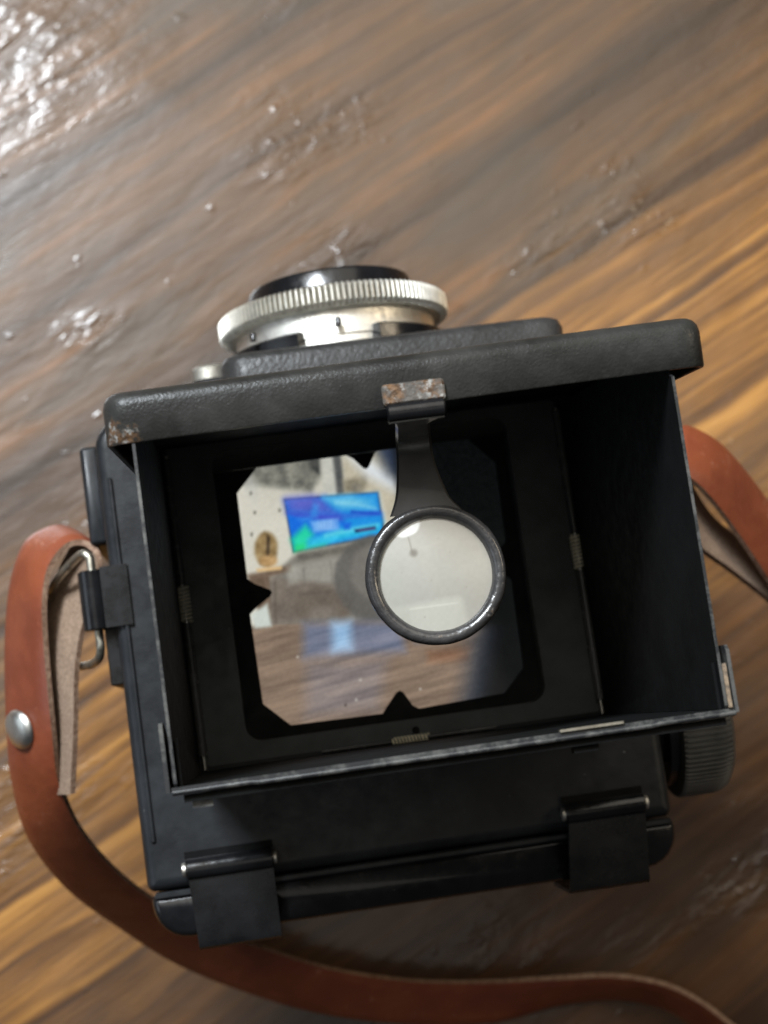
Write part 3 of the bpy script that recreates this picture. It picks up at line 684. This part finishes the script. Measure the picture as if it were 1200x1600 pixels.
bm = capped([(17.2, 63.4), (18.3, 63.45), (18.9, 63.8), (19.15, 64.1), (19.15, 66.6), (18.8, 67.0), (17.6, 67.15)], (LC[0], 0, LC[2]), 'y', NR * 6, ripple=knurl)
for f in bm.faces:
    if len(f.verts) == 4 and min(math.hypot(v.co.x - LC[0], v.co.z - LC[2]) for v in f.verts) < 18.58 and min(v.co.y for v in f.verts) > 64.0 and max(v.co.y for v in f.verts) > 64.05: f.material_index = 1
obj('focus_ring', bm, [M['silver'], M['grime']], K, smooth=12)
bm, _ = lathe([(14.6, 66.9), (14.0, 67.2), (13.7, 70.3), (13.4, 70.9), (12.9, 70.9), (12.5, 70.2), (11.4, 68.4), (10.8, 67.4)], (LC[0], 0, LC[2]), 'y', 120)
obj('lens_rim', bm, M['gloss'], K, smooth=40)
g = Mat('lens_glass', color=(.01, .012, .02), rough=.03, coat=1.0, coatrough=.02).m
bm = capped([(11.2, 67.5), (8, 68.3), (4, 68.8), (.4, 69)], (LC[0], 0, LC[2]), 'y', 64); obj('lens_element', bm, g, K)
for x, z in ((6.3, -6.6), (19.6, -6.0)):
    obj('index_pin', capped([(.5, 60.2), (.5, 61.3), (.3, 61.6)], (x, 0, z if x > 10 else -9.6), 'y', 16), M['gloss'], K)
# second (taking) lens below
L2 = (LC[0], 0, -66.0)
obj('taking_barrel', capped([(17.5, 56.8), (17.5, 61), (16, 61.2), (16, 64)], L2, 'y', 96), M['silver_bright'], K)
bm, _ = lathe([(17, 63.6), (17, 66.4), (13, 66.9), (12.4, 66.2), (10.5, 64.6)], L2, 'y', 96); obj('taking_ring', bm, M['silver'], K)
obj('taking_element', capped([(11, 64.7), (7, 65.4), (.4, 66)], L2, 'y', 64), g, K)
# pale lever knob sticking out left of the shutter
bm = capped([(2.4, 57.4), (3.1, 57.7), (3.1, 59.6), (2.6, 60.1), (1.2, 60.3)], (-1.2, 0, -24), 'y', 40)
obj('shutter_lever', bm, M['grime'], K)
obj('lever_arm', box(-1.2, 5, 57.2, 58.2, -25.5, -22.5), M['silver'], K, bevel=.3)

# ---- left side
obj('side_plate', slab(-22.6, -19.55, 31.2, 46.6, .7, [(.2, -60), (0, -59.5), (0, -9), (.25, -8.3), (.7, -8)]), M['body'], K)
obj('side_rail', slab(-21.6, -19.58, 9.5, 18.5, .3, [(0, -40), (0, -4.4), (.2, -4)]), M['clip'], K)
def strap_lug(sx, xb, mirror):
    f = (lambda x: x) if not mirror else (lambda x: 39.0 - x)
    bm = capped([(1.7, 17.9), (2.05, 18.1), (2.05, 26.7), (1.7, 26.9)], (f(-22.5), 0, -3.4), 'y', 28)
    lug = obj('strap_lug', bm, M['gloss'], K)
    a0, a1 = sorted((f(-20.9), f(-16.9)))
    obj('lug_plate', box(a0, a1, 17.9, 26.9, -2.6, .6), M['clip'], K, bevel=.35)
    wp = [(-22.4, 17.0, -3.6), (-22.4, 27.6, -3.6), (-22.5, 28.9, -3.8), (-23.3, 29.7, -4.3), (-24.6, 29.4, -6.0), (-27.6, 27.6, -9.8), (-29.2, 26.4, -12.6), (-30.2, 25.2, -15.0),
          (-31.2, 21, -18.0), (-31.0, 16.2, -18.6), (-30.0, 14.6, -17.6), (-28.4, 13.8, -15.6), (-25.0, 13.3, -9.4), (-23.1, 13.8, -5.2), (-22.5, 15.0, -3.9)]
    obj('strap_ring', tube(smooth_path([(f(x), y, z) for x, y, z in wp], 5, True), .66, 12, closed=True), M['wire'], K)
strap_lug(0, 0, False); strap_lug(0, 0, True)

# ---- back door and its two latches
obj('back_door', slab(-19.3, 59.0, -28.2, -21.5, (1.0, 1.0, 5.2, 5.2), [(1, -H + 1), (0, -H + 3), (0, -3.0), (.1, -2.3), (.45, -1.6), (1.1, -1.2)]), M['gloss'] , K, smooth=50)
obj('door_bead', slab(-18.6, 58.2, -22.2, -21.2, .3, [(0, -3), (0, -.95), (.25, -.7)]), M['body'], K)
for x0, x1, x2, x3 in ((-13.9, -.7, -13.1, -1.2), (41.9, 54.4, 41.3, 53.2)):
    bm = capped([(1.2, x0 + .3), (1.55, x0 + .5), (1.55, x1 - .5), (1.2, x1 - .3)], (0, -18.3, 1.3), 'x', 28)
    la = obj('door_latch', bm, M['gloss'], K)
    for xa, xb in ((x0 - .35, x0 + .35), (x1 - .35, x1 + .3)):
        obj('latch_pin', capped([(.5, xa), (1.0, xa + .15), (1.0, xb - .15), (.5, xb)], (0, -18.3, 1.4), 'x', 20), M['steel'], la)
    prof = [(-19.0, 1.9), (-19.8, 1.75), (-28.6, 1.5), (-29.5, 1.2), (-29.9, .4), (-29.9, -13), (-29.3, -13), (-29.3, .2), (-29.0, .7), (-28.4, .95), (-19.8, 1.2), (-19.0, 1.2)]
    bm = prism(prof, 'x', x0 + .5, x1 - .45)
    for v in bm.verts:
        if v.co.y < -21: v.co.x += (x2 - x0 - .5 if v.co.x < (x0 + x1) / 2 else x3 - x1 + .45) * min(1, (-21 - v.co.y) / 3)
    obj('latch_plate', bm, M['clip'], la, bevel=.12)
    obj('latch_seat', box(x0 + .2, x1 - .2, -16.9 , -15.9, .01, .4), M['matte'], la, bevel=.1)

# ---- film wind knob on the right
KC = (0, -8.0, -15.0)
def kn(i, k):
    if i in (2, 3, 4): return 1.0 if (k % 6) < 3 else .965
    return 1
bm = capped([(10.4, 62.7), (11.3, 62.9), (11.6, 63.3), (11.6, 68.6), (11.4, 69.6), (10.9, 70.5), (9.9, 71.2), (8, 71.6)], KC, 'x', 84 * 6, ripple=kn)
obj('wind_knob', bm, M['knob'], K, smooth=30)
obj('knob_shaft', capped([(6, 58.4), (6, 61), (9.5, 61.2), (9.5, 63.0)], KC, 'x', 48), M['gloss'], K)

# ------------------------------------------------------------------ strap
ST_T = [(-30.03, -5.65, -15.0), (-28.85, 0.11, -13.0), (-27.82, 5.85, -11.5), (-26.78, 12.53, -10.0), (-25.0, 18.61, -9.0), (-23.11, 22.29, -9.0), (-21.7, 26.05, -9.0), (-21.37, 29.68, -9.0), (-22.17, 31.18, -9.0), (-23.8, 32.29, -9.0), (-26.07, 32.09, -9.0), (-28.33, 30.2, -9.0), (-29.79, 27.63, -9.0), (-30.76, 23.32, -9.0), (-31.29, 18.05, -10.0), (-31.61, 11.26, -11.0), (-31.97, 3.49, -13.0), (-32.36, -3.42, -17.0), (-31.38, -10.35, -24.0), (-28.41, -17.6, -34.0), (-23.34, -25.24, -46.0), (-14.89, -33.3, -58.0), (-4.28, -40.11, -68.0), (7.11, -46.56, -77.0), (21.66, -51.78, -83.0), (36.65, -54.58, -85.0), (51.68, -56.03, -84.5), (61.68, -57.09, -84.0), (71.47, -60.29, -84.0), (78.44, -65.05, -84.0), (86.27, -72.4, -84.0), (98.46, -78.05, -84.5), (109.91, -66.24, -85.0), (116.9, -43.09, -82.0), (108.19, -17.53, -60.0), (94.76, 1.18, -36.0), (86.19, 13.02, -24.0), (79.64, 22.01, -17.0), (74.44, 27.9, -12.0), (70.98, 30.44, -10.0), (68.99, 29.76, -10.0), (68.02, 27.0, -10.0), (68.73, 23.43, -11.0), (72.91, 19.2, -16.0), (79.66, 15.09, -23.0), (87.46, 9.55, -30.0), (92.85, 5.29, -35.0)]
ST_B = [(-35.58, -5.24, -25.05), (-35.17, 0.86, -22.55), (-34.65, 6.87, -20.7), (-34.2, 13.84, -18.7), (-32.36, 20.12, -17.7), (-30.14, 25.4, -17.55), (-27.88, 29.74, -17.95), (-25.76, 33.37, -18.95), (-26.56, 35.12, -18.85), (-27.69, 36.12, -19.1), (-30.09, 36.21, -18.95), (-33.24, 34.61, -18.45), (-35.31, 31.28, -18.4), (-36.93, 26.37, -18.2), (-38.31, 19.48, -19.0), (-39.17, 12.53, -19.6), (-39.98, 4.58, -21.15), (-40.59, -3.0, -25.0), (-39.97, -12.11, -31.45), (-36.04, -21.67, -41.6), (-29.58, -30.45, -54.15), (-21.18, -39.54, -65.35), (-9.5, -47.88, -74.7), (3.72, -55.25, -83.7), (20.96, -60.99, -89.85), (37.59, -63.54, -92.15), (51.03, -62.73, -93.85), (62.77, -63.21, -93.65), (72.22, -66.31, -93.75), (78.07, -71.12, -93.75), (85.02, -77.8, -94.05), (101.02, -88.11, -89.45), (119.39, -71.93, -88.2), (127.49, -44.95, -86.05), (118.14, -15.3, -65.35), (103.43, 6.01, -41.8), (94.19, 18.1, -30.55), (87.4, 27.45, -23.5), (80.62, 35.3, -18.3), (75.32, 38.88, -16.5), (73.22, 38.62, -16.0), (73.05, 35.18, -16.3), (73.93, 30.12, -18.75), (78.38, 24.42, -24.65), (85.44, 19.72, -31.8), (93.66, 13.38, -38.9), (99.27, 8.12, -44.1)]
SR = thing('carrying_strap', 'reddish brown leather carrying strap looped through the wire rings of the black camera', 'strap', (-30, 10, -H))
T = smooth_path(ST_T, 6); B = smooth_path(ST_B, 6)
bm = bmesh.new(); rows = []; TH = 1.45; W = 8
N = len(T)
for i in range(N):
    t = ((T[min(i + 1, N - 1)] - T[max(i - 1, 0)]) * .5 + (B[min(i + 1, N - 1)] - B[max(i - 1, 0)]) * .5).normalized()
    w = (B[i] - T[i]); w.normalize(); nn = -t.cross(w).normalized()
    row = []
    wob = .12 * math.sin(i * .37) + .08 * math.sin(i * .91)
    for k in range(W + 1):                               # outer face, slightly crowned
        u = k / W; p = T[i].lerp(B[i], u)
        row.append(bm.verts.new(p + nn * ((.6 if 0 < k < W else .2) + .18 * math.sin(math.pi * u) + wob * u * (1 - u))))
    for k in range(W, -1, -1):
        u = k / W; p = T[i].lerp(B[i], u); row.append(bm.verts.new(p + nn * (-TH + .6 if 0 < k < W else -TH + .75)))
    rows.append(row)
R = len(rows[0])
for p, q in zip(rows, rows[1:]):
    for k in range(R):
        f = bm.faces.new((p[k], p[(k + 1) % R], q[(k + 1) % R], q[k]))
        f.material_index = 0 if k < W else (2 if k in (W, R - 1) else 1)
for r_ in (rows[0][::-1], rows[-1]):
    f = bm.faces.new(r_); f.material_index = 2
obj('leather_band', bm, [M['leather'], M['suede'], M['strapedge']], SR, smooth=60)
def rivet(i, u):
    t = (T[i + 1] - T[i - 1]).normalized(); w = (B[i] - T[i]).normalized(); nn = -t.cross(w).normalized()
    p = T[i].lerp(B[i], u) + nn * .7
    bm = capped([(2.9, 0), (3.15, .25), (3.0, .75), (2.2, 1.2), (1.1, 1.4), (.1, 1.45)], (0, 0, 0), 'z', 36)
    q = Vector((0, 0, 1)).rotation_difference(nn)
    for v in bm.verts: v.co = q @ v.co + p
    obj('rivet', bm, M['rivet'], SR, smooth=50)
rivet(16 * 6 - 1, .60)
